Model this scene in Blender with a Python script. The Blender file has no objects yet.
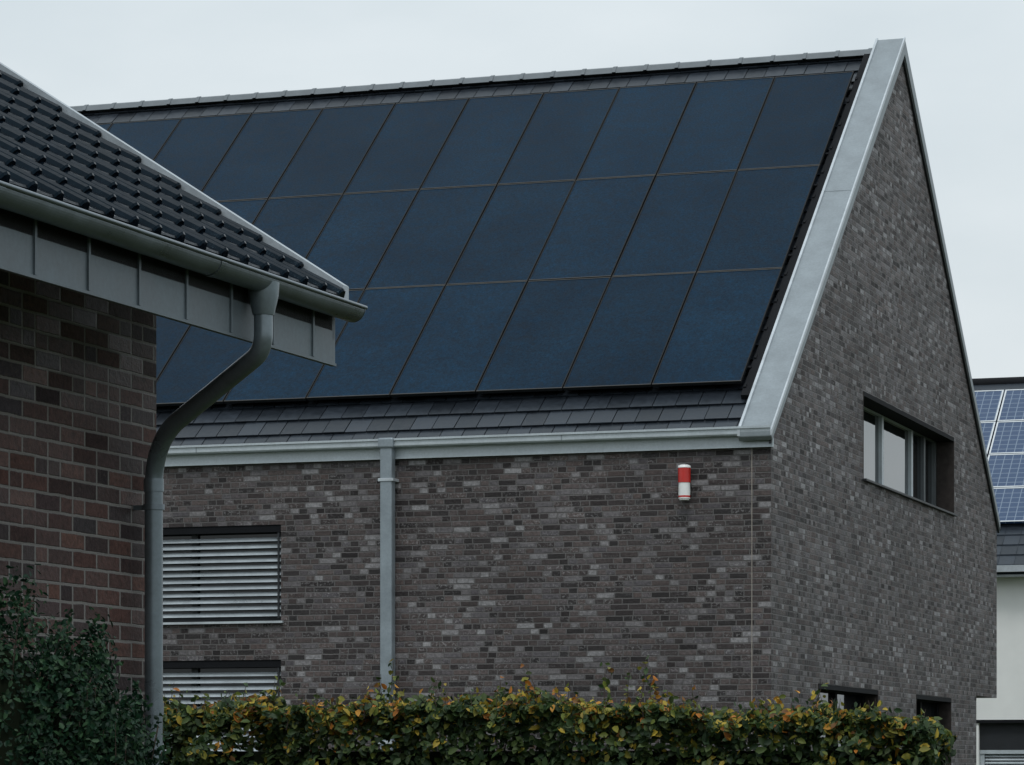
import bpy, math, random
import numpy as np
from mathutils import Vector, Matrix
random.seed(7); rng=np.random.default_rng(7)
scene=bpy.context.scene
scene.view_settings.view_transform='Standard'
try: scene.view_settings.look='None'
except Exception: pass
scene.view_settings.exposure=0
COL=scene.collection
R=math.radians
# ------------------------------------------------------------------ node helpers
class N:
    def __init__(s,name):
        s.m=bpy.data.materials.new(name); s.m.use_nodes=True
        s.t=s.m.node_tree; s.n=s.t.nodes; s.l=s.t.links
        s.b=s.n['Principled BSDF']
    def node(s,t,**k):
        x=s.n.new(t)
        for a,v in k.items(): setattr(x,a,v)
        return x
    def set(s,sock,v):
        if isinstance(v,bpy.types.NodeSocket): s.l.new(v,sock)
        else: sock.default_value=v
    def math(s,op,a,b=None,c=None,clamp=False):
        x=s.node('ShaderNodeMath',operation=op,use_clamp=clamp)
        s.set(x.inputs[0],a)
        if b is not None: s.set(x.inputs[1],b)
        if c is not None: s.set(x.inputs[2],c)
        return x.outputs[0]
    def comb(s,a,b,c=0.0):
        x=s.node('ShaderNodeCombineXYZ'); s.set(x.inputs[0],a); s.set(x.inputs[1],b); s.set(x.inputs[2],c); return x.outputs[0]
    def white(s,vec,dim='3D'):
        x=s.node('ShaderNodeTexWhiteNoise',noise_dimensions=dim)
        if dim=='1D': s.set(x.inputs['W'],vec)
        else: s.set(x.inputs['Vector'],vec)
        return x.outputs['Value']
    def noise(s,vec,scale,detail=3,rough=.55):
        x=s.node('ShaderNodeTexNoise'); 
        if vec is not None: s.set(x.inputs['Vector'],vec)
        x.inputs['Scale'].default_value=scale; x.inputs['Detail'].default_value=detail; x.inputs['Roughness'].default_value=rough
        return x.outputs['Fac']
    def ramp(s,f,stops,interp='LINEAR'):
        x=s.node('ShaderNodeValToRGB'); cr=x.color_ramp; cr.interpolation=interp
        while len(cr.elements)<len(stops): cr.elements.new(.5)
        for e,(p,c) in zip(cr.elements,stops):
            e.position=p; e.color=(*c,1) if len(c)==3 else c
        s.set(x.inputs[0],f); return x.outputs[0]
    def rng(s,f,a,b,c,d,smooth=False):
        x=s.node('ShaderNodeMapRange')
        if smooth: x.interpolation_type='SMOOTHSTEP'
        s.set(x.inputs[0],f)
        for i,v in enumerate((a,b,c,d)): s.set(x.inputs[i+1],v)
        return x.outputs[0]
    def mix(s,f,a,b,mode='MIX'):
        x=s.node('ShaderNodeMix',data_type='RGBA',blend_type=mode)
        s.set(x.inputs[0],f)
        for i,v in ((6,a),(7,b)):
            if isinstance(v,tuple) and len(v)==3: v=(*v,1)
            s.set(x.inputs[i],v)
        return x.outputs[2]
    def bump(s,h,dist,strength=1.0):
        x=s.node('ShaderNodeBump'); x.inputs['Distance'].default_value=dist; x.inputs['Strength'].default_value=strength
        s.set(x.inputs['Height'],h); s.l.new(x.outputs[0],s.b.inputs['Normal'])
    def coord(s,k='Object'): 
        return s.node('ShaderNodeTexCoord').outputs[k]
    def fin(s,col=None,rough=None,metal=None,spec=None):
        if col is not None: s.set(s.b.inputs['Base Color'],(*col,1) if isinstance(col,tuple) and len(col)==3 else col)
        if rough is not None: s.set(s.b.inputs['Roughness'],rough)
        if metal is not None: s.set(s.b.inputs['Metallic'],metal)
        if spec is not None: s.b.inputs['Specular IOR Level'].default_value=spec
        return s.m

def brick_mat(name,bw,bh,joint,stops,mortar,split=.3,bumpd=.008,wild=True,grime=.25,spec=.4,fleck=(.32,.31,.315),fleckamt=.8):
    m=N(name); uv=m.coord('UV'); sp=m.node('ShaderNodeSeparateXYZ'); m.l.new(uv,sp.inputs[0])
    u,v=sp.outputs[0],sp.outputs[1]
    wob=m.noise(uv,7,2); v2=m.math('ADD',v,m.math('MULTIPLY',m.math('SUBTRACT',wob,.5),.010))
    vb=m.math('DIVIDE',v2,bh); row=m.math('FLOOR',vb); fv=m.math('FRACT',vb)
    if wild: off=m.math('MULTIPLY',m.white(row,'1D'),7.31)
    else: off=m.math('MULTIPLY',m.math('MODULO',m.math('ABSOLUTE',row),2.0),.5)
    ub=m.math('ADD',m.math('DIVIDE',u,bw),off); col=m.math('FLOOR',ub); fu=m.math('FRACT',ub)
    isp=m.math('LESS_THAN',m.white(m.comb(col,row,3.3)),split)
    k=m.math('ADD',1.0,isp); fk=m.math('MULTIPLY',fu,k); sub=m.math('FLOOR',fk); fus=m.math('FRACT',fk)
    du=m.math('MULTIPLY',m.math('MINIMUM',fus,m.math('SUBTRACT',1.0,fus)),m.math('DIVIDE',bw,k))
    dv=m.math('MULTIPLY',m.math('MINIMUM',fv,m.math('SUBTRACT',1.0,fv)),bh)
    d=m.math('MINIMUM',du,dv); fine=m.noise(uv,55,2)
    d=m.math('ADD',d,m.math('MULTIPLY',m.math('SUBTRACT',fine,.5),.007))
    mask=m.rng(d,joint*.5-.001,joint*.5+.003,0,1,True)
    idc=m.math('ADD',m.math('MULTIPLY',col,2.0),sub)
    r=m.white(m.comb(idc,row,1.7)); r2=m.white(m.comb(idc,row,9.1)); r3=m.white(m.comb(idc,row,5.3))
    c=m.ramp(r,stops)
    mott=m.noise(uv,26,4,.75)
    c=m.mix(1.0,c,m.ramp(mott,[(.28,(.42,.42,.42)),(.72,(1.55,1.54,1.53))]),'MULTIPLY')
    fl=m.rng(m.noise(uv,34,3,.7),.50,.64,0,1,True)
    c=m.mix(m.math('MULTIPLY',m.math('MULTIPLY',fl,m.math('POWER',r3,2.0)),fleckamt),c,fleck)
    c=m.mix(mask,mortar,c)
    g=m.noise(uv,.55,4,.6)
    c=m.mix(1.0,c,m.ramp(g,[(.3,(1-grime,)*3),(.7,(1+grime*.5,)*3)]),'MULTIPLY')
    h=m.math('ADD',mask,m.math('ADD',m.math('MULTIPLY',r2,.8),m.math('MULTIPLY',mott,.8)))
    m.bump(h,bumpd)
    return m.fin(c,m.rng(r2,0,1,.5,.85),0,spec)

MAIN_BRICK=brick_mat('dark_clinker_brick',.215,.0655,.012,
  [(0,(.014,.011,.012)),(.22,(.030,.023,.024)),(.45,(.064,.049,.048)),(.62,(.095,.072,.069)),(.78,(.078,.070,.078)),(.9,(.140,.130,.136)),(1,(.255,.250,.260))],(.128,.121,.120),split=.45,spec=.42,bumpd=.009,fleckamt=.65)
RED_BRICK=brick_mat('red_brown_brick',.27,.092,.015,
  [(0,(.020,.015,.019)),(.25,(.052,.027,.025)),(.5,(.098,.044,.036)),(.7,(.056,.030,.029)),(.85,(.125,.058,.044)),(1,(.044,.034,.042))],(.225,.21,.20),split=.12,wild=False,grime=.3,spec=.25,fleck=(.14,.10,.09),fleckamt=.3)

def metal_mat(name,col,rough=.5,metal=.35,var=.18):
    m=N(name); o=m.coord('Object'); n=m.noise(o,3.2,5,.65); n2=m.noise(o,40,3)
    c=m.mix(1.0,(*col,1),m.ramp(n,[(.3,(1-var,)*3),(.7,(1+var,)*3)]),'MULTIPLY')
    c=m.mix(1.0,c,m.ramp(n2,[(.3,(.93,)*3),(.7,(1.06,)*3)]),'MULTIPLY')
    m.bump(n,.004,.5)
    return m.fin(c,m.rng(n,.3,.7,rough-.08,rough+.12),metal,.4)
ZINC=metal_mat('zinc_sheet',(.235,.268,.288),var=.16)
ZINC_G=metal_mat('zinc_eave_strip',(.45,.50,.53),.45,.25,.12)
ZINC_D=metal_mat('zinc_gutter',(.165,.195,.218),.32,.6)
ZINC_L=metal_mat('zinc_edge',(.46,.50,.53),.5,.3)
PIPE=metal_mat('painted_zinc_pipe',(.185,.222,.245),.32,.5)
FASC=metal_mat('fascia_sheet',(.135,.163,.183),.5,.3,.28)
def plain(name,col,rough=.5,metal=0,spec=.5,var=.12,sc=6):
    m=N(name); n=m.noise(m.coord('Object'),sc,4)
    c=m.mix(1.0,(*col,1),m.ramp(n,[(.3,(1-var,)*3),(.7,(1+var,)*3)]),'MULTIPLY')
    return m.fin(c,rough,metal,spec)
FRAME_D=plain('dark_window_frame',(.025,.028,.032),.5,0,.3)
FRAME_M=plain('grey_window_frame',(.10,.112,.12),.5,0,.3)
FRAME_W=plain('light_window_frame',(.42,.47,.50),.4)
REVEAL_SHADE=plain('painted_reveal_shade',(.038,.032,.030),.8,0,.2,.3,12)  # dark colour stands in for shade on the brick jambs
WHITE=plain('white_render',(.82,.83,.81),.9,0,.2,.05,1.5)
RED=plain('red_plastic',(.50,.025,.018),.3)
WPL=plain('white_plastic',(.78,.79,.78),.35)
BLACK=plain('black_metal',(.008,.009,.011),.8,0,.15)
SEAL=plain('joint_sealant',(.30,.27,.24),.8)
BLIND=metal_mat('aluminium_slat',(.44,.49,.52),.33,.35,.12)
BARK=plain('bark',(.07,.055,.045),.9,0,.2,.3,20)
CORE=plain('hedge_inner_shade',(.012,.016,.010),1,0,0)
RIDGE=plain('ridge_tile_grey',(.12,.14,.155),.5)
MPIPE=metal_mat('pipe_grey',(.25,.29,.32),.42,.35)
PF=plain('panel_frame',(.010,.011,.012),.6,0,.15)
PF2=plain('panel_frame_edge',(.050,.048,.044),.5,.2,.3)

def tile_mat(name,col,rough,spec=.5,v0=.6,v1=1.5,tint=(.7,.85,1,1)):
    m=N(name); a=m.node('ShaderNodeAttribute',attribute_name='rnd'); n=m.noise(m.coord('Object'),14,5,.7)
    c=m.mix(1.0,(*col,1),m.ramp(a.outputs['Fac'],[(0,(v0,)*3),(1,(v1,)*3)]),'MULTIPLY')
    c=m.mix(1.0,c,m.ramp(n,[(.3,(.7,)*3),(.7,(1.3,)*3)]),'MULTIPLY')
    m.bump(n,.003,.6); m.b.inputs['Specular Tint'].default_value=tint
    return m.fin(c,m.rng(n,.3,.7,rough-.07,rough+.1),0,spec)
SLATE=tile_mat('flat_dark_tile',(.017,.021,.027),.36,.32,.65,1.45)
GLAZED=tile_mat('glazed_black_tile',(.0015,.0035,.0065),.10,.12,.8,1.2,(.45,.76,1,1))

def panel_mat():
    m=N('dark_blue_panel_glass'); o=m.coord('Object'); inf=m.node('ShaderNodeObjectInfo')
    sh=m.node('ShaderNodeVectorMath',operation='ADD'); m.l.new(o,sh.inputs[0]); m.l.new(inf.outputs['Location'],sh.inputs[1])
    w=sh.outputs[0]
    n=m.noise(w,.8,4,.6); f=m.noise(w,38,4,.85); d=m.noise(w,7,5,.75)
    c=m.mix(m.rng(n,.3,.7,0,1),(.0022,.0122,.0262,1),(.0038,.0185,.0375,1))
    c=m.mix(1.0,c,m.ramp(f,[(.3,(.35,)*3),(.7,(1.75,)*3)]),'MULTIPLY')
    c=m.mix(1.0,c,m.ramp(d,[(.35,(.70,)*3),(.75,(1.45,)*3)]),'MULTIPLY')
    c=m.mix(1.0,c,m.ramp(inf.outputs['Random'],[(0,(.86,)*3),(1,(1.14,)*3)]),'MULTIPLY')
    m.bump(f,.003,.4)
    m.b.inputs['Specular Tint'].default_value=(.12,.50,.95,1)
    m.b.inputs['IOR'].default_value=1.22
    return m.fin(c,m.rng(d,.3,.7,.34,.5),0,.22)
PANEL=panel_mat()
def cell_mat():
    m=N('blue_cell_panel'); uv=m.coord('UV'); sp=m.node('ShaderNodeSeparateXYZ'); m.l.new(uv,sp.inputs[0])
    ds=[]
    for i in (0,1):
        f=m.math('FRACT',m.math('DIVIDE',sp.outputs[i],.162)); ds.append(m.math('MINIMUM',f,m.math('SUBTRACT',1.0,f)))
    d=m.math('MINIMUM',*ds)
    c=m.mix(m.rng(d,.02,.07,0,1),(.16,.21,.28,1),(.020,.050,.115,1))
    return m.fin(c,.2,0,.35)
CELL=cell_mat()
def glass_mat(name,ior):
    m=N(name); n=m.noise(m.coord('Object'),1.3,2); m.bump(n,.02,.12); m.b.inputs['IOR'].default_value=ior
    return m.fin((.012,.015,.017),.03,0,.5)
GLASS=glass_mat('window_glass',1.45); GLASS2=glass_mat('double_glazing',3.0)
def leaf_mat(name,rough=.55,spec=.35):
    m=N(name); a=m.node('ShaderNodeAttribute',attribute_name='leafcol')
    m.fin(a.outputs['Color'],rough,0,spec)
    t=m.node('ShaderNodeBsdfTranslucent'); m.l.new(a.outputs['Color'],t.inputs[0])
    mx=m.node('ShaderNodeMixShader'); mx.inputs[0].default_value=.25
    m.l.new(m.b.outputs[0],mx.inputs[1]); m.l.new(t.outputs[0],mx.inputs[2])
    m.l.new(mx.outputs[0],m.n['Material Output'].inputs[0]); return m.m
LEAF=leaf_mat('hedge_leaf',.55,.3); LEAFD=leaf_mat('shrub_leaf',.5,.2)
def ground_mat():
    m=N('lawn'); o=m.coord('Object'); n=m.noise(o,.4,5); f=m.noise(o,9,6,.8)
    c=m.ramp(m.math('ADD',m.math('MULTIPLY',n,.5),m.math('MULTIPLY',f,.5)),[(.3,(.025,.035,.015)),(.6,(.06,.075,.03)),(.8,(.09,.085,.05))])
    m.bump(f,.05); return m.fin(c,.95,0,.1)
GROUND=ground_mat()
# ------------------------------------------------------------------ mesh helpers
class MB:
    def __init__(s): s.v=[];s.f=[];s.mi=[];s.sm=[];s.rn=[]
    def add(s,vs,fs,mi=0,smooth=False,r=.5):
        b=len(s.v); s.v+= [tuple(p) for p in vs]
        for f in fs: s.f.append([b+i for i in f]); s.mi.append(mi); s.sm.append(smooth); s.rn.append(r)
        return s
    def box(s,x0,x1,y0,y1,z0,z1,mi=0,r=.5):
        return s.add([(x0,y0,z0),(x1,y0,z0),(x1,y1,z0),(x0,y1,z0),(x0,y0,z1),(x1,y0,z1),(x1,y1,z1),(x0,y1,z1)],
          [(0,3,2,1),(4,5,6,7),(0,1,5,4),(1,2,6,5),(2,3,7,6),(3,0,4,7)],mi,False,r)
    def prism(s,prof,a0,a1,axis='x',mi=0,caps=True,smooth=False):
        n=len(prof)
        if axis=='x': A=[(a0,p[0],p[1]) for p in prof];B=[(a1,p[0],p[1]) for p in prof]
        else: A=[(p[0],a0,p[1]) for p in prof];B=[(p[0],a1,p[1]) for p in prof]
        fs=[(i,(i+1)%n,n+(i+1)%n,n+i) for i in range(n)]
        s.add(A+B,fs+([tuple(range(n))[::-1],tuple(range(n,2*n))] if caps else []),mi,smooth)
        return s
    def tube(s,path,r,seg=16,mi=0,caps=True,smooth=True):
        P=[Vector(p) for p in path]; n=len(P); rs=r if isinstance(r,(list,tuple)) else [r]*n
        t=(P[1]-P[0]).normalized(); up=Vector((0,0,1)) if abs(t.z)<.9 else Vector((1,0,0))
        nrm=(up-t*up.dot(t)).normalized(); V=[]
        for i in range(n):
            if i==0: t=(P[1]-P[0]).normalized()
            elif i==n-1: t=(P[-1]-P[-2]).normalized()
            else: t=((P[i+1]-P[i]).normalized()+(P[i]-P[i-1]).normalized()).normalized()
            nrm=(nrm-t*nrm.dot(t)).normalized(); bn=t.cross(nrm)
            for k in range(seg):
                a=2*math.pi*k/seg; V.append(P[i]+(nrm*math.cos(a)+bn*math.sin(a))*rs[i])
        F=[(i*seg+k,i*seg+(k+1)%seg,(i+1)*seg+(k+1)%seg,(i+1)*seg+k) for i in range(n-1) for k in range(seg)]
        s.add(V,F,mi,smooth)
        if caps:
            s.add(V[:seg],[tuple(range(seg))[::-1]],mi); s.add(V[-seg:],[tuple(range(seg))],mi)
        return s
    def build(s,name,mats,parent=None,loc=None,bevel=0,fixn=True):
        me=bpy.data.meshes.new(name); me.from_pydata(s.v,[],s.f)
        for m in mats: me.materials.append(m)
        me.polygons.foreach_set('material_index',s.mi); me.polygons.foreach_set('use_smooth',s.sm)
        at=me.attributes.new('rnd','FLOAT','FACE'); at.data.foreach_set('value',s.rn)
        me.update()
        if fixn:
            import bmesh; bm=bmesh.new(); bm.from_mesh(me); bmesh.ops.recalc_face_normals(bm,faces=bm.faces[:]); bm.to_mesh(me); bm.free()
        boxuv(me)
        ob=bpy.data.objects.new(name,me); COL.objects.link(ob)
        if loc: ob.location=loc
        if parent: ob.parent=parent
        if bevel:
            b=ob.modifiers.new('bevel','BEVEL'); b.width=bevel; b.segments=2; b.limit_method='ANGLE'
        return ob
def boxuv(me):
    if not me.uv_layers: me.uv_layers.new(name='UVMap')
    uv=me.uv_layers[0].data
    for p in me.polygons:
        n=p.normal; a=(abs(n.x),abs(n.y),abs(n.z))
        for li in p.loop_indices:
            c=me.vertices[me.loops[li].vertex_index].co
            if a[2]>max(a[0],a[1])*1.5: q=(c.x,c.y)
            elif a[0]>a[1]: q=(c.y+.11,c.z)
            else: q=(c.x,c.z)
            uv[li].uv=q
def empty(name,loc=(0,0,0),rot=0,label=None,cat=None,parent=None):
    e=bpy.data.objects.new(name,None); e.empty_display_size=.5; COL.objects.link(e); e.location=loc; e.rotation_euler=(0,0,rot)
    if label: e['label']=label
    if cat: e['category']=cat
    if parent: e.parent=parent
    return e
def carve(ob,cuts):
    mb=MB()
    for c in cuts: mb.box(*c)
    co=mb.build('cutter',[],ob.parent)
    md=ob.modifiers.new('b','BOOLEAN'); md.operation='DIFFERENCE'; md.solver='EXACT'; md.object=co
    dg=bpy.context.evaluated_depsgraph_get(); dg.update()
    nm=bpy.data.meshes.new_from_object(ob.evaluated_get(dg)); ob.modifiers.clear(); ob.data=nm; boxuv(nm)
    bpy.data.objects.remove(co)
def rpath(pts,r=.1,n=6):
    P=[Vector(p) for p in pts]; out=[P[0]]
    for i in range(1,len(P)-1):
        a=(P[i-1]-P[i]); b=(P[i+1]-P[i]); ra=min(r,a.length*.45,b.length*.45)
        A=P[i]+a.normalized()*ra; B=P[i]+b.normalized()*ra
        for k in range(n+1):
            t=k/n; out.append(A*(1-t)**2+P[i]*2*t*(1-t)+B*t*t)
    out.append(P[-1]); return out

# ================================================================== MAIN HOUSE
L=14.2; HL=13.3; YR=L/2; E0=5.41; SL=.803
def zc(y): return E0+SL*min(y,L-y)
house=empty('brick_house',(0,0,0),0,'dark clinker brick gabled house with dark solar roof and zinc edging','house')
w=MB(); dz=-.12
prof=[(0,-.3),(12.5,-.3),(12.5,2.7),(L,2.7),(L,E0+dz),(YR,zc(YR)+dz),(0,E0+dz)]
w.prism(prof,-HL,0,'x')
wall=w.build('wall',[MAIN_BRICK],house)
GW=(4.74,10.75,5.24,6.34)
cuts=[(-.33,.5,GW[0],GW[1],GW[2],GW[3]),(-.25,.5,2.28,5.63,.9,2.62),(-.25,.5,8.05,10.54,.9,2.62),
      (-8.2,-5.885,-.5,.2,3.34,4.47),(-8.2,-5.885,-.5,.2,1.2,2.89)]
carve(wall,cuts)
MB().box(-.224,-.215,-.004,.01,.0,5.18).build('movement_joint',[SEAL],house)
th=math.atan(SL); cs,sn=math.cos(th),math.sin(th)
def rp(x,s,h):
    return (x, s*cs-h*sn, E0+s*sn+h*cs)
SLEN=YR/cs
roof=MB()
tw,tl=.272,.31; s=-.03; row=0
X0,X1=-HL+.36,-.30
def tile(mb,xa,xb,sa,sb,ha,hb,t,r):
    v=[rp(xa,sa,ha-t),rp(xb,sa,ha-t),rp(xb,sb,hb-t),rp(xa,sb,hb-t),rp(xa,sa,ha),rp(xb,sa,ha),rp(xb,sb,hb),rp(xa,sb,hb)]
    mb.add(v,[(0,3,2,1),(4,5,6,7),(0,1,5,4),(1,2,6,5),(2,3,7,6),(3,0,4,7)],0,False,r)
while s<SLEN-.1:
    off=(row%2)*tw/2; x=X0-off
    while x<X1:
        xa=max(x,X0)+.005; xb=min(x+tw,X1)-.005
        if xb-xa>.04:
            jz=random.uniform(-.003,.003)
            tile(roof,xa,xb,s,min(s+tl+.02,SLEN),-.040+jz,-.066+jz,.018,random.random())
        x+=tw
    s+=tl; row+=1
roof.prism([(YR,zc(YR)-.11),(L+.05,E0-.19),(L+.05,E0-.1),(YR,zc(YR)-.03)],X0,X1,'x')
roof_o=roof.build('roof',[SLATE],house)
rc=MB(); x=-HL+.1
while x<-.38:
    for (a,b,e) in ((x,x+.05,.010),(x+.05,min(x+.44,-.36),0)):
        zt=zc(YR)+.03+e
        rc.prism([(YR-.10-e,zt-.10),(YR-.05,zt-.02),(YR,zt),(YR+.05,zt-.02),(YR+.10+e,zt-.10)],a,b,'x')
    x+=.44
rc.build('ridge_cap',[RIDGE],roof_o)
def coping(x0,x1):
    mb=MB()
    mb.prism([(-.12,E0-.16),(-.165,E0-.115),(-.165,E0-.055),(YR,zc(YR)+.14),(L+.06,E0-.02),(L+.06,E0-.15),(YR,zc(YR)-.085)],x0,x1,'x')
    return mb
cpo=coping(-.335,.045).build('verge_coping',[ZINC],house,bevel=.008)
coping(-HL-.045,-HL+.35).build('verge_coping',[ZINC],house)
def czt(y): return E0-.055+(zc(YR)+.14-(E0-.055))*(y+.165)/(YR+.165)
for (xa,xb,hh) in ((-.345,-.315,.022),(.030,.050,.012)):
    MB().prism([(-.170,czt(-.165)-.05),(-.170,czt(-.165)+hh),(YR,czt(YR)+hh),(YR,czt(YR)-.05)],xa,xb,'x').build('coping_fold',[ZINC_L],cpo)
BX=[(0,3,2,1),(4,5,6,7),(0,1,5,4),(1,2,6,5),(2,3,7,6),(3,0,4,7)]
y=.56*YR; z=czt(y)
q=[(-.314,y,z-.004),(.029,y,z-.004),(.029,y+.015,z+.010),(-.314,y+.015,z+.010),(-.314,y-.003,z+.002),(.029,y-.003,z+.002),(.029,y+.012,z+.014),(-.314,y+.012,z+.014)]
MB().add(q,BX).build('coping_seam',[ZINC],cpo)
a=(-.11,E0-.165);b=(YR,zc(YR)-.10);c=(L+.06,E0-.16)
MB().prism([a,b,c,(c[0],c[1]-.03),(b[0],b[1]-.03),(a[0],a[1]-.03)],.001,.03,'x').build('drip_edge',[FRAME_D],cpo)
g=MB()
g.prism([(-.055,5.19),(-.055,5.31),(-.15,5.315),(-.16,5.33),(-.16,5.405),(-.145,5.415),(-.14,5.35),(-.002,5.33),(-.002,5.19)],-HL,.03,'x')
g.box(-HL,.035,-.070,-.0553,5.185,5.205)
g.box(-HL,.035,-.178,-.161,5.388,5.412)
gut=g.build('gutter',[ZINC_G],house)
for x in (-9.4,-6.9,-2.4): MB().box(x,x+.012,-.163,-.056,5.32,5.385).build('gutter_joint',[ZINC],gut)
d=MB(); d.box(-4.58,-4.43,-.19,-.06,-.2,5.36); d.box(-4.60,-4.41,-.21,-.05,5.30,5.42)
dp=d.build('downpipe',[MPIPE],house,bevel=.02)
for z in (4.92,1.9): MB().box(-4.60,-4.41,-.2,-.003,z,z+.035).build('pipe_bracket',[ZINC_L],dp,bevel=.004)
# solar panels
PW,PL=1.066,2.512
pm=MB(); fw=.012; wv=PW-.016; lv=PL-.018
pm.box(0,wv,0,lv,-.035,-.004,1)
pm.box(fw,wv-fw,fw,lv-fw,-.0035,.0,0)
pm.box(0,wv,0,fw,-.0035,.004,2);pm.box(0,wv,lv-fw,lv,-.0035,.004,2)
pm.box(0,fw,fw,lv-fw,-.0035,.004,1);pm.box(wv-fw,wv,fw,lv-fw,-.0035,.004,1)
p0=pm.build('solar_panel',[PANEL,PF,PF2],roof_o); first=True
S0=.87
for rr in range(3):
    for c in range(11):
        o=p0 if first else p0.copy()
        if not first: COL.objects.link(o)
        first=False; o.parent=roof_o
        o.location=rp(-.5-(c+1)*PW+.008,S0+rr*PL,.075+random.uniform(-.002,.002)); o.rotation_euler=(th+random.uniform(-.0008,.0008),random.uniform(-.0015,.0015),0)
for rr in range(3):
    for q in (.35,PL-.45):
        s_=S0+rr*PL+q
        V=[rp(-12.2,s_,-.03),rp(-.47,s_,-.03),rp(-.47,s_+.04,-.03),rp(-12.2,s_+.04,-.03),rp(-12.2,s_,.035),rp(-.47,s_,.035),rp(-.47,s_+.04,.035),rp(-12.2,s_+.04,.035)]
        MB().add(V,BX).build('panel_rail',[BLACK],roof_o)
rl=MB()
V=[rp(-.482,S0-.2,-.04),rp(-.347,S0-.2,-.04),rp(-.347,SLEN-.1,-.04),rp(-.482,SLEN-.1,-.04),rp(-.482,S0-.2,.015),rp(-.347,S0-.2,.010),rp(-.347,SLEN-.1,.010),rp(-.482,SLEN-.1,.015)]
rl.add(V,BX)
for i in range(13):
    s_=S0-.05+i*.62
    a=[rp(-.48,s_,.01),rp(-.45,s_,.01),rp(-.45,s_+.07,.01),rp(-.48,s_+.07,.01),rp(-.48,s_,.03),rp(-.45,s_,.03),rp(-.45,s_+.07,.03),rp(-.48,s_+.07,.03)]
    rl.add(a,BX)
rl.build('verge_tile_strip',[BLACK],roof_o)
# ---- windows
def blinds(mb,x0,x1,y,z0,z1,pitch=.080):
    z=z0+.02
    while z<z1:
        mb.add([(x0,y-.040,z-.008),(x1,y-.040,z-.008),(x1,y-.020,z+.014),(x0,y-.020,z+.014),(x1,y+.012,z+.040),(x0,y+.012,z+.040)],[(0,1,2,3),(3,2,4,5)],0,True)
        z+=pitch
for (z0,z1) in ((3.34,4.47),(1.2,2.89)):
    wi=MB().box(-8.17,-5.92,.16,.17,z0+.04,z1-.02).build('window',[GLASS],house)
    f=MB()
    for (a,b) in ((-8.195,-8.13),(-7.08,-7.0),(-5.955,-5.89)): f.box(a,b,.12,.19,z0+.005,z1-.005)
    f.box(-8.13,-7.08,.12,.19,z0+.005,z0+.06);f.box(-7.0,-5.955,.12,.19,z0+.005,z0+.06)
    f.box(-8.13,-7.08,.12,.19,z1-.06,z1-.005);f.box(-7.0,-5.955,.12,.19,z1-.06,z1-.005)
    f.build('frame',[FRAME_D],wi)
    b=MB(); blinds(b,-8.17,-5.905,.085,z0+.05,z1-.12)
    b.build('blind',[BLIND],wi)
    MB().box(-8.197,-5.888,.012,.11,z1-.085,z1-.003).build('blind_box',[BLACK],wi)
    for x in (-8.165,-5.925): MB().box(x-.012,x+.012,.018,.030,z0+.04,z1-.09).build('guide_rail',[FRAME_D],wi)
    MB().box(-8.24,-5.85,-.045,.12,z0-.022,z0+.004).build('sill',[ZINC_L],wi)
def gable_window(y0,y1,z0,z1,dep,edges,fm,gl,ndark=0):
    wi=MB().box(-dep+.02,-dep+.03,y0+.03,y1-.03,z0+.05,z1-.05).build('window',[gl],house)
    f=MB(); fr=.07; xa,xb=-dep+.004,-dep+.075
    ye=edges[-1-ndark]+.11
    f.box(xa,xb,y0+.002,ye,z0+.002,z0+fr); f.box(xa,xb,y0+.002,ye,z1-fr,z1-.002)
    for e in edges[:len(edges)-ndark]: f.box(xa,xb+.001,e,e+.11,z0+fr+.001,z1-fr-.001)
    f.build('frame',[fm],wi)
    if ndark:
        f=MB(); f.box(xa,xb,ye+.001,y1-.002,z0+.002,z0+fr); f.box(xa,xb,ye+.001,y1-.002,z1-fr,z1-.002)
        for e in edges[len(edges)-ndark:]: f.box(xa,xb+.001,e,e+.11,z0+fr+.001,z1-fr-.001)
        f.build('frame',[FRAME_M],wi)
    MB().box(-dep+.08,.05,y0-.03,y1+.03,z0-.025,z0+.001).build('sill',[FRAME_D],wi)
    MB().box(-dep+.08,.006,y0+.022,y1-.022,z1-.06,z1-.003).build('lintel_trim',[BLACK],wi)
    MB().box(-dep+.08,.004,y1-.02,y1-.002,z0+.003,z1-.003).build('reveal_shade_sheet',[REVEAL_SHADE],wi)  # added sheet over the jamb, shade put into its colour
    MB().box(-dep+.08,.004,y0+.002,y0+.02,z0+.003,z1-.003).build('reveal_shade_sheet',[REVEAL_SHADE],wi)  # same added shade-coloured sheet on the near jamb
gable_window(*GW,.33,[4.742,7.05,8.98,9.85,10.636],FRAME_W,GLASS2,2)
gable_window(2.28,5.63,.9,2.62,.25,[2.282,3.95,5.516],BLACK,GLASS)
gable_window(8.05,10.54,.9,2.62,.25,[8.052,9.2,10.426],BLACK,GLASS)

# ================================================================== SIREN
si=empty('alarm_siren',(-.968,0,4.63),0,'red and white alarm siren fixed to dark brick wall','siren')
def cyl(mb,r,z0,z1,y,mi=0,r2=None): return mb.tube([(0,y,z0),(0,y,z1)],[r,r2 or r],28,mi)
MB().box(-.05,.05,-.05,-.002,.05,.33).build('bracket',[FRAME_D],si,bevel=.005)
a=MB(); cyl(a,.066,.0,.18,-.11); cyl(a,.056,-.015,-.001,-.11); a.build('housing',[WPL],si)
cyl(MB(),.071,.181,.345,-.11).build('red_lens',[RED],si)
MB().tube([(0,-.11,.346),(0,-.11,.370),(0,-.11,.380)],[.073,.070,.04],28).build('cap',[WPL],si)
cyl(MB(),.0675,.015,.035,-.11).build('red_band',[RED],si)

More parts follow.
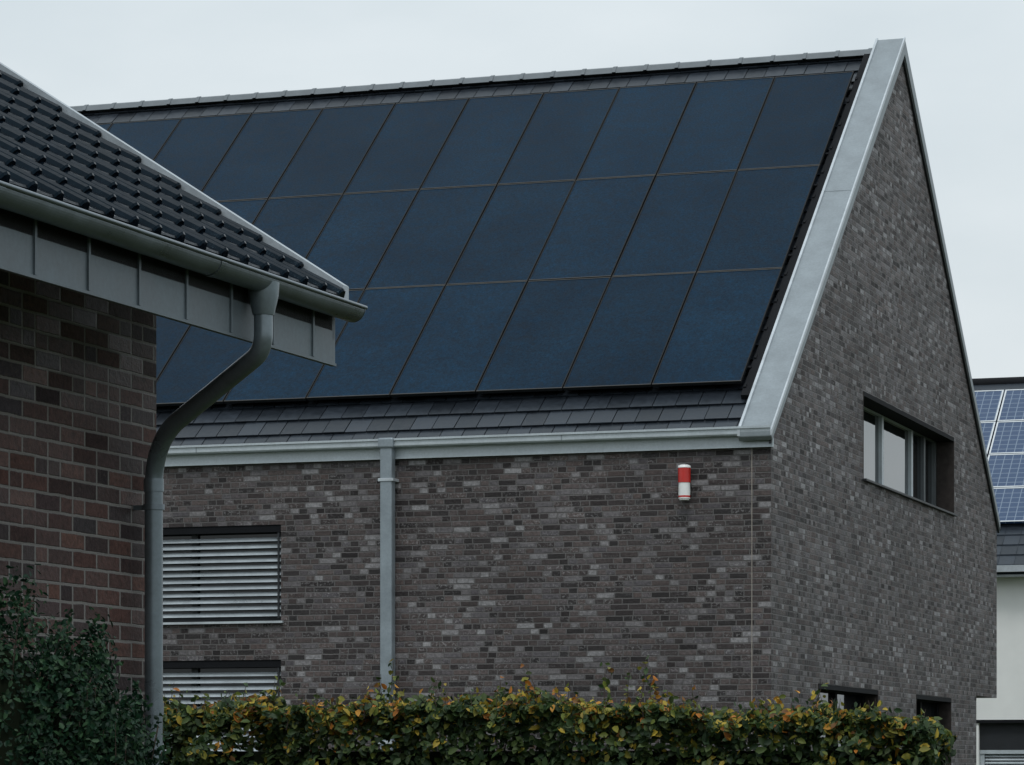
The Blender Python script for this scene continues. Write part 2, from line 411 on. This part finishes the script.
# ================================================================== LEFT HOUSE
lh=empty('brick_bungalow',(2.06,-18.29,0),R(-1.9),'red brown brick house with glazed black roof tiles and zinc gutter','house')
PA=R(32.8); T=math.tan(PA); c3,s3=math.cos(PA),math.sin(PA)
WU,WV=-.92,-.35; W2=WU-8.0; LEN=11.0; RU=(WU+W2)/2; EZ=4.20
def rz(u): return EZ+T*(.06-u) if u>RU else EZ+T*(.06-(2*RU-u))
w=MB(); w.prism([(WU,-.3),(WU,rz(WU)-.2),(RU,rz(RU)-.2),(W2,rz(W2)-.2),(W2,-.3)],WV-LEN,WV,'y')
w.build('wall',[RED_BRICK],lh)
r=MB(); r.prism([(.0,rz(0)-.06),(RU,rz(RU)-.06),(2*RU,rz(0)-.06),(2*RU,rz(0)-.2),(RU,rz(RU)-.2),(0,rz(0)-.2)],WV-LEN-.3,-.02,'y')
deck=r.build('roof',[plain('roof_underlay_board',(.012,.012,.012),.8)],lh)
def tiles(mirror):
    mb=MB(); tile_w=.25; tl=.30; SLN=(0.06-RU)/c3
    prof=[(0,.0),(.05,.003),(.125,.003),(.170,.006),(.184,.026),(.205,.038),(.228,.036),(.244,.012),(.25,0)]
    ncol=int((LEN+.6)/tile_w); s=0.0
    while s<SLN:
        e=min(s+tl+.012,SLN)
        for c in range(ncol):
            v0=-.02-(c+1)*tile_w; rnd=random.random(); jt=random.uniform(-.003,.003)
            V=[];F=[]
            for (px,ph) in prof:
                for (ss,hh) in ((s,-.02),(s,.022+jt),(s+.012,.030+jt),(e,.002)):
                    h=hh+(ph if hh>-.015 else 0)
                    u=.06-ss*c3+h*s3; z=EZ+ss*s3+h*c3
                    if mirror: u=2*RU-u
                    V.append((u,v0+px,z))
            for i in range(len(prof)-1):
                for k in range(3): F.append((i*4+k,(i+1)*4+k,(i+1)*4+k+1,i*4+k+1))
            F.append((0,1,2,3)); F.append((32,33,34,35))
            mb.add(V,F,0,False,rnd)
        s+=tl
    return mb
tiles(False).build('roof_tiling',[GLAZED],deck); tiles(True).build('roof_tiling',[GLAZED],deck)
rdg=MB(); v=-.0
while v>-LEN-.6:
    rdg.tube([(RU,v,rz(RU)+.02),(RU,v-.40,rz(RU)+.02)],[.115,.10],14); v-=.38
rdg.build('ridge_cap',[GLAZED],deck)
VM=metal_mat('verge_metal',(.34,.38,.41),.45,.3)
for m in (1,-1):
    def U(u): return u if m==1 else 2*RU-u
    MB().prism([(U(.07),EZ-.05),(U(.07),EZ+.088),(RU,rz(RU)+.098),(RU,rz(RU)-.05)],-.030,.05,'y').build('verge_trim',[VM],deck)
    MB().prism([(U(0),rz(0)-.25),(U(0),rz(0)-.05),(RU,rz(RU)-.05),(RU,rz(RU)-.25)],-.018,.012,'y').build('barge_board',[FASC],deck)
f=MB(); f.box(-.03,0,WV-LEN-.3,.02,3.86,4.13); f.box(-.02,.008,WV-LEN-.3,.02,3.845,3.8595)
v=-.30
while v>-LEN: f.box(-.001,.010,v,v+.020,3.862,4.12); v-=.52
fa=f.build('fascia',[FASC],lh)
g=MB(); rad=.075; gu,gz=.09,4.165
seg=20; prof=[]
for k in range(seg+1):
    a=math.pi+math.pi*k/seg; prof.append((gu+rad*math.cos(a),gz+rad*math.sin(a)))
inner=[(gu+(p[0]-gu)*.95,gz+(p[1]-gz)*.95) for p in prof][::-1]
g.prism(prof+inner,WV-LEN-.3,.06,'y')
g.tube([(gu+rad+.004,WV-LEN-.3,gz+.003),(gu+rad+.004,.062,gz+.003)],.011,10)
g.prism(prof,.05,.064,'y')
lg=g.build('gutter',[ZINC_D],lh)
for v in (-1.75,-4.0,-4.75):
    big=[(gu+(p[0]-gu)*1.05,gz+(p[1]-gz)*1.05) for p in prof]
    MB().prism(big+prof[::-1],v-.03,v+.03,'y').build('gutter_joint',[ZINC_D],lg)
MB().prism([(.075,EZ-.02),(.0,EZ+.02),(.0,EZ-.03),(.07,EZ-.055)],WV-LEN-.3,.0,'y').build('eave_flashing',[ZINC_L],deck)
ov=-1.12
d=MB(); d.tube([(gu,ov,gz-.02),(gu,ov,gz-.09),(gu,ov,gz-.19)],[.085,.08,.056],20)
path=rpath([(gu,ov,4.0),(gu,ov,3.79),(WU+.12,ov+.50,3.40),(WU+.12,ov+.50,-.1)],.26,16)
d.tube(path,.05,24)
for z in (3.12,1.9): d.tube([(WU+.12,ov+.5,z),(WU+.12,ov+.5,z+.07)],.056,20)
pip=d.build('downpipe',[PIPE],lh)
for z in (3.02,1.2):
    d=MB(); d.tube([(WU+.12,ov+.5,z),(WU+.12,ov+.5,z+.03)],.06,20); d.box(WU-.0,WU+.07,ov+.49,ov+.51,z+.002,z+.028)
    d.build('pipe_bracket',[ZINC_D],pip)

# ================================================================== WHITE HOUSE
wh=empty('white_house',(-1.78,24.7,0),0,'white rendered house with blue solar panels on dark tiled roof','house')
EW=5.40; XR=3.0; 
w=MB().prism([(0,-.3),(9.6,-.3),(9.6,EW),(4.84,EW+.78*4.84),(0,EW)],-4,XR,'x')
ww=w.build('wall',[WHITE],wh); carve(ww,[(-.42,2.6,-.5,.9,.0,2.5)])
r=MB().prism([(-.35,EW-.2),(4.84,EW+.78*4.84+.08),(10.0,EW-.2),(10.0,EW-.05),(4.84,EW+.78*4.84+.22),(-.35,EW-.05)],-4.2,XR+.2,'x')
wr=r.build('roof',[SLATE],wh)
MB().tube([(-4.2,4.84,EW+.78*4.84+.16),(XR+.2,4.84,EW+.78*4.84+.16)],.12,12).build('ridge_cap',[BLACK],wr)
t2=math.atan(.78)
pt=MB()
for i in range(19):
    s=i*.33; y=-.35+s*math.cos(t2); z=EW-.05+s*math.sin(t2)
    if y<4.6:
        x=-4.2
        while x<XR+.15:
            pt.add([(x,y,z+.03),(x+.29,y,z+.03),(x+.29,y+.26,z+.21),(x,y+.26,z+.21),(x,y,z-.02),(x+.29,y,z-.02)],[(0,1,2,3),(4,5,1,0)],0,False,random.random()); x+=.3
pt.build('roof_tiling',[SLATE],wr)
g=MB(); g.box(-4.2,XR+.2,-.48,-.352,EW-.16,EW-.04); g.box(-4.1,XR+.1,-.35,-.002,EW-.24,EW-.205); g.build('gutter',[ZINC_L],wh)
PH=1.16
pm=MB(); pm.box(0,1.66,0,PH,-.04,0,0); pm.box(0,1.66,0,.03,0.0005,.006,1);pm.box(0,1.66,PH-.03,PH,0.0005,.006,1);pm.box(0,.03,.031,PH-.031,0.0005,.006,1);pm.box(1.63,1.66,.031,PH-.031,0.0005,.006,1)
p0=pm.build('solar_panel',[CELL,plain('light_frame',(.55,.58,.6),.4)],wr); first=True
for rr in range(4):
    for c in range(4):
        o=p0 if first else p0.copy()
        if not first: COL.objects.link(o)
        first=False; o.parent=wr; s=1.28+rr*1.185
        o.location=(-4.05+c*1.69,-.35+s*math.cos(t2)-.11*math.sin(t2),EW-.05+s*math.sin(t2)+.13*math.cos(t2)); o.rotation_euler=(t2,0,0)
gd=MB().box(-.34,2.55,.20,.21,.05,1.9).build('door',[GLASS],wh)
g=MB()
for i in range(3): g.box(-.41+i*1.33,-.33+i*1.33,.12,.19,.0,1.895)
g.box(-.41,2.55,.10,.19,1.9,1.97); g.build('frame',[FRAME_W],gd)
g=MB(); z=.1
while z<1.86: g.add([(-.32,.13,z),(2.5,.13,z),(2.5,.17,z+.05),(-.32,.17,z+.05)],[(0,1,2,3)]); z+=.06
g.build('shutter',[BLIND],gd)
MB().box(-.415,2.55,.10,.28,1.975,2.495).build('recess_shade_panel',[FRAME_D],gd)  # dark panel stands in for the shaded recess above the door
MB().box(-.47,2.65,-.03,-.003,2.47,2.53).build('lintel',[BLACK],wh)

# ================================================================== FOLIAGE
def leaves(name,P,Nn,size,cols,mat,parent,aspect=.62):
    n=len(P); d=rng.normal(size=(n,3)); 
    t=np.cross(Nn,d); t/=np.linalg.norm(t,axis=1)[:,None]+1e-9
    b=np.cross(Nn,t); s=size[:,None]; h=.5*aspect
    fold=Nn*s*.13
    vs=np.stack([P-t*s*.5, P+t*s*.55, P-t*s*.2+b*s*h*.95+fold, P+t*s*.2+b*s*h*.8+fold, P-t*s*.2-b*s*h*.95+fold, P+t*s*.2-b*s*h*.8+fold],1).reshape(-1,3)
    base=(np.arange(n)*6)[:,None]
    q=np.concatenate([base+np.array([0,2,3,1]),base+np.array([0,1,5,4])],1).reshape(-1)
    me=bpy.data.meshes.new(name); me.vertices.add(n*6); me.vertices.foreach_set('co',vs.reshape(-1).astype(np.float32))
    me.loops.add(n*8); me.loops.foreach_set('vertex_index',q.astype(np.int32))
    me.polygons.add(n*2); me.polygons.foreach_set('loop_start',(np.arange(n*2)*4).astype(np.int32))
    try: me.polygons.foreach_set('loop_total',np.full(n*2,4,dtype=np.int32))
    except Exception: pass
    me.update(calc_edges=True); me.materials.append(mat)
    ca=me.color_attributes.new('leafcol','FLOAT_COLOR','POINT')
    cc=np.concatenate([cols,np.ones((n,1))],1); cc=np.repeat(cc,6,axis=0)
    ca.data.foreach_set('color',cc.reshape(-1).astype(np.float32))
    ob=bpy.data.objects.new(name,me); COL.objects.link(ob); ob.parent=parent; return ob
def sn3(P,f,seed):
    r=np.random.default_rng(seed); o=np.zeros(len(P))
    for k in range(6):
        d=r.normal(size=3)*f; o+=np.sin(P@d+r.uniform(0,6.28))
    return o/6*1.6
def unit(a): return a/(np.linalg.norm(a,axis=1)[:,None]+1e-9)
hg=empty('hedge',(1.2,-12,0),0,'clipped beech hedge with green, yellow and orange autumn leaves','hedge')
HX0,HX1,HD,HZ=-3.6,3.02,.42,2.06
def htop(x,y): 
    p=np.stack([x,y,x*0],1); return HZ+.05*sn3(p,3.5,3)+.07*sn3(p,9,4)+.045*sn3(p,22,8)-.07*np.clip((x-.6)/1.6,0,1)-.12*np.clip((x-2.4)/.55,0,1)**2
n=9500
x=rng.uniform(HX0,HX1,n); y=rng.uniform(-HD,HD,n); top=htop(x,y); z=top-rng.exponential(.06,n)
Pt=np.stack([x,y,z],1); Nt=np.tile([0,-.7,1.],(n,1))
n2=21000
x=rng.uniform(HX0,HX1,n2); z=HZ-rng.random(n2)**2.2*HZ; side=np.where(rng.random(n2)<.88,-1,1); 
y=side*(HD+.12*sn3(np.stack([x,x*0,z],1),8,5)+.08*sn3(np.stack([x,x*0,z],1),19,15)-np.abs(rng.normal(0,.08,n2))); z=np.minimum(z,htop(x,y)-rng.random(n2)*.03)
Ps=np.stack([x,y,z],1); Ns=np.stack([x*0,side*1.,x*0+.6],1)
n3=2500
y=rng.uniform(-HD,HD,n3); z=(HZ-.19)*(1-rng.random(n3)**1.5)-.0; x=HX1+.09*sn3(np.stack([y,z,y*0],1),7,6)-np.abs(rng.normal(0,.07,n3))+.03
Pe=np.stack([x,y,z],1); Ne=np.tile([1.,-.3,.3],(n3,1))
tw_=MB(); SP=[];SN=[]
def sprig(x,y,h,lean,dens=34):
    tz=float(htop(np.array([x]),np.array([y]))[0])
    b=Vector((x,y,tz-.12)); t=Vector((x+lean[0],y+lean[1],tz+h)); mid=(b+t)/2+Vector((random.uniform(-.03,.03),0,0))
    tw_.tube([b,mid,t],[.004,.003,.0015],5)
    m=int(3+h*dens)
    for i in range(m):
        f=.35+.67*i/m; p=b.lerp(t,f)+Vector((random.uniform(-.035,.035),random.uniform(-.035,.035),random.uniform(-.02,.02)))
        SP.append(p); SN.append((random.gauss(0,1),-.6+random.gauss(0,.6),random.gauss(0,1)))
for i in range(300):
    xx=random.uniform(HX0,HX1-.1); sprig(xx,random.uniform(-HD,HD),random.choice([.02,.04,.06,.08,.12]),(random.uniform(-.07,.07),random.uniform(-.04,.04)))
for i in range(34):
    xx=random.uniform(HX0,HX1-.3); sprig(xx,random.uniform(-.3,.1),random.uniform(.12,.2),(random.uniform(-.1,.1),0),30)
for xx,h in ((-1.15,.36),(-1.05,.27),(-.75,.2),(-1.3,.18),(.62,.40),(.70,.30),(.80,.36),(.55,.22),(.92,.2),(1.8,.17),(-2.1,.15)):
    sprig(xx,random.uniform(-.2,.1),h,(random.uniform(-.08,.08),0),34)
SP=np.array([tuple(p) for p in SP]); SN=np.array(SN)
P=np.concatenate([Pt,Ps,Pe,SP]); Nn=np.concatenate([Nt,Ns,Ne,SN]); 
Nn=unit(unit(Nn)+rng.normal(0,.6,Nn.shape))
sz=rng.uniform(.040,.088,len(P)); sz[-len(SP):]*=.75
up=np.clip((P[:,2]-HZ+.22)/.25,-1,1)
aut=.45*sn3(P,3.4,31)+.45*sn3(P,10,12)+rng.normal(0,.6,len(P))+ .50*up+.20+.16*np.clip(P[:,0]/2,-1,1)
G=np.array([[.020,.044,.016],[.036,.068,.021],[.064,.098,.028]]); Yc=np.array([[.20,.19,.03],[.38,.28,.035],[.13,.16,.03]]); O=np.array([[.46,.22,.03],[.38,.14,.024],[.17,.08,.022]])
k=rng.integers(0,3,len(P)); cols=G[k]
m=aut>.70; cols[m]=Yc[k[m]]; m=aut>1.36; cols[m]=O[k[m]]
cols=cols*rng.uniform(.6,1.3,(len(P),1))
leaves('foliage',P,Nn,sz,cols,LEAF,hg)
for i in range(40):
    xx=random.uniform(HX0+.2,HX1-.2); yy=random.uniform(-.25,.25)
    tw_.tube([(xx,yy,0),(xx+random.uniform(-.1,.1),yy,1.0),(xx+random.uniform(-.2,.2),yy+random.uniform(-.1,.1),1.85)],[.018,.012,.005],6)
tw_.build('branch',[BARK],hg)
core=MB(); core.box(HX0+.1,HX1-.15,-HD+.18,HD-.18,.0,HZ-.32); core.build('inner_shade_core',[CORE],hg)  # near-black block added as the shade between the leaves
# shrub
sh=empty('shrub',(2.3,-22.5,0),0,'dark evergreen shrub growing against red brick wall','shrub')
PP=[];NN=[];branch=MB()
ell=[((-.15,.0,1.25),(.5,.5,1.16)),((.22,.1,1.1),(.27,.4,1.14)),((-.55,-.4,1.1),(.5,.6,1.2)),((.05,.3,1.0),(.36,.4,1.12)),((.40,.1,.95),(.22,.4,.98)),((-.3,-.9,1.0),(.6,.6,1.15))]
for (c,rr) in ell:
    n=12500; d=unit(rng.normal(size=(n,3))); rad=1-np.abs(rng.normal(0,.14,n)); 
    bump=1+.10*sn3(d,4,21)+.11*sn3(d,9,22)
    p=np.array(c)+d*np.array(rr)*(rad*bump)[:,None]; PP.append(p); NN.append(unit(d/np.array(rr)))
    for i in range(30):
        dd=Vector(unit(rng.normal(size=(1,3)))[0]); dd.z=abs(dd.z)*.8+.1; dd.normalize()
        a=Vector(c)+Vector((dd.x*rr[0],dd.y*rr[1],dd.z*rr[2]))*.7; b=Vector(c)+Vector((dd.x*rr[0],dd.y*rr[1],dd.z*rr[2]))*random.uniform(1.0,1.12)+Vector((0,0,.02))
        branch.tube([a,b],[.004,.0015],5)
        q=[a.lerp(b,random.uniform(.5,1.04))+Vector((random.gauss(0,.025),random.gauss(0,.025),random.gauss(0,.022))) for _ in range(42)]
        PP.append(np.array([tuple(v) for v in q])); NN.append(unit(rng.normal(size=(42,3))))
    branch.tube([(c[0]*.3,c[1]*.3,0),(c[0]*.7,c[1]*.7,.6),c],[.03,.02,.01],7)
P=np.concatenate(PP); Nn=unit(np.concatenate(NN)+rng.normal(0,.6,(len(P),3)))
ok=P[:,2]>.02; P=P[ok]; Nn=Nn[ok]
k=rng.integers(0,3,len(P)); D=np.array([[.009,.030,.017],[.015,.046,.024],[.034,.078,.036]]); cols=D[k]*rng.uniform(.5,1.35,(len(P),1))
leaves('foliage',P,Nn,rng.uniform(.018,.038,len(P)),cols,LEAFD,sh,.6)
branch.build('branch',[BARK],sh)
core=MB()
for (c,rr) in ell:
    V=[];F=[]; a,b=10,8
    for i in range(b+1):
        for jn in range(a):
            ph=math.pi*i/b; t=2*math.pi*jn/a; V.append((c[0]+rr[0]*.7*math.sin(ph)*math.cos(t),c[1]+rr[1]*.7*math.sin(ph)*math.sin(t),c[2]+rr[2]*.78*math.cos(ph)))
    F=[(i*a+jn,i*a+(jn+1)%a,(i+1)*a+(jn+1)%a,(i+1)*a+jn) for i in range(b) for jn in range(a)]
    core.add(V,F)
core.build('inner_shade_core',[CORE],sh)  # near-black solids added as the shade deep in the shrub
tr=empty('tree',(4.3,19.5,0),0,'half bare autumn tree standing beside brick house','tree')
tb=MB(); tips=[]
def grow(p,d,l,r,dep):
    q=p+d*l; mid=(p+q)/2+Vector((random.gauss(0,.04),random.gauss(0,.04),0))*l
    tb.tube([p,mid,q],[r,r*.85,r*.65],7 if dep<3 else 4)
    if dep>=2: tips.append(q)
    if dep==5: return
    for i in range(3 if dep<4 else 2):
        nd=(d+Vector((random.gauss(0,.42),random.gauss(0,.42),random.uniform(0,.4)))).normalized()
        grow(q,nd,l*random.uniform(.62,.76),r*.6,dep+1)
grow(Vector((0,0,0)),Vector((0,0,1)),2.6,.13,0)
tb.build('trunk',[BARK],tr)
T_=np.array([tuple(t) for t in tips]); P=np.repeat(T_,2,axis=0)+rng.normal(0,.2,(len(T_)*2,3))
k=rng.integers(0,3,len(P)); leaves('crown',P,unit(rng.normal(size=P.shape)),rng.uniform(.06,.11,len(P)),(O*.8)[k],LEAF,tr)

g=MB(); g.add([(-600,-600,0),(600,-600,0),(600,600,0),(-600,600,0)],[(0,1,2,3)]); go=g.build('ground',[GROUND]); go['kind']='structure'

# ================================================================== WORLD & LIGHT
SEL,SAZ=R(58),R(165)
W=bpy.data.worlds.new('World'); scene.world=W; W.use_nodes=True; nt=W.node_tree; nd=nt.nodes; bg=nd['Background']
sky=nd.new('ShaderNodeTexSky'); sky.sky_type='NISHITA'; sky.sun_disc=False; sky.sun_elevation=SEL; sky.sun_rotation=SAZ; sky.air_density=1.5; sky.dust_density=3
tc=nd.new('ShaderNodeTexCoord'); mp=nd.new('ShaderNodeMapping'); mp.inputs['Scale'].default_value=(1,1,2.6); nt.links.new(tc.outputs['Generated'],mp.inputs[0])
nz=nd.new('ShaderNodeTexNoise'); nz.inputs['Scale'].default_value=5; nz.inputs['Detail'].default_value=6; nz.inputs['Roughness'].default_value=.5; nt.links.new(mp.outputs[0],nz.inputs['Vector'])
cr=nd.new('ShaderNodeValToRGB'); cr.color_ramp.elements[0].position=.3; cr.color_ramp.elements[0].color=(5.9,6.6,7.0,1); cr.color_ramp.elements[1].position=.7; cr.color_ramp.elements[1].color=(7.4,7.95,8.25,1)
nt.links.new(nz.outputs['Fac'],cr.inputs[0])
mx=nd.new('ShaderNodeMix'); mx.data_type='RGBA'; mx.inputs[0].default_value=.95
nt.links.new(sky.outputs[0],mx.inputs[6]); nt.links.new(cr.outputs[0],mx.inputs[7])
# overcast sky: brighter towards the zenith
sx=nd.new('ShaderNodeSeparateXYZ'); nt.links.new(tc.outputs['Generated'],sx.inputs[0])
mr=nd.new('ShaderNodeMapRange'); mr.inputs[1].default_value=0; mr.inputs[2].default_value=1; mr.inputs[3].default_value=.97; mr.inputs[4].default_value=1.7; nt.links.new(sx.outputs[2],mr.inputs[0])
vm=nd.new('ShaderNodeVectorMath'); vm.operation='SCALE'; nt.links.new(mx.outputs[2],vm.inputs[0]); nt.links.new(mr.outputs[0],vm.inputs['Scale'])
nt.links.new(vm.outputs[0],bg.inputs[0]); bg.inputs[1].default_value=.1
sd=bpy.data.lights.new('sun','SUN'); sd.energy=.9; sd.angle=R(14); sd.color=(1,.99,.97); so=bpy.data.objects.new('sun',sd); COL.objects.link(so)
dirv=Vector((math.sin(SAZ)*math.cos(SEL),math.cos(SAZ)*math.cos(SEL),math.sin(SEL)))
so.rotation_euler=dirv.to_track_quat('Z','Y').to_euler(); so.location=(0,0,30)
# ================================================================== CAMERA
cd=bpy.data.cameras.new('camera'); cam=bpy.data.objects.new('camera',cd); COL.objects.link(cam); scene.camera=cam
cd.sensor_width=36; cd.lens=3240/1024*36; cd.shift_y=(770-382.5)/1024; cd.clip_start=.5; cd.clip_end=2000
cam.location=(8.73,-35.04,1.6); cam.rotation_euler=(R(90),0,math.atan(1088/3240))
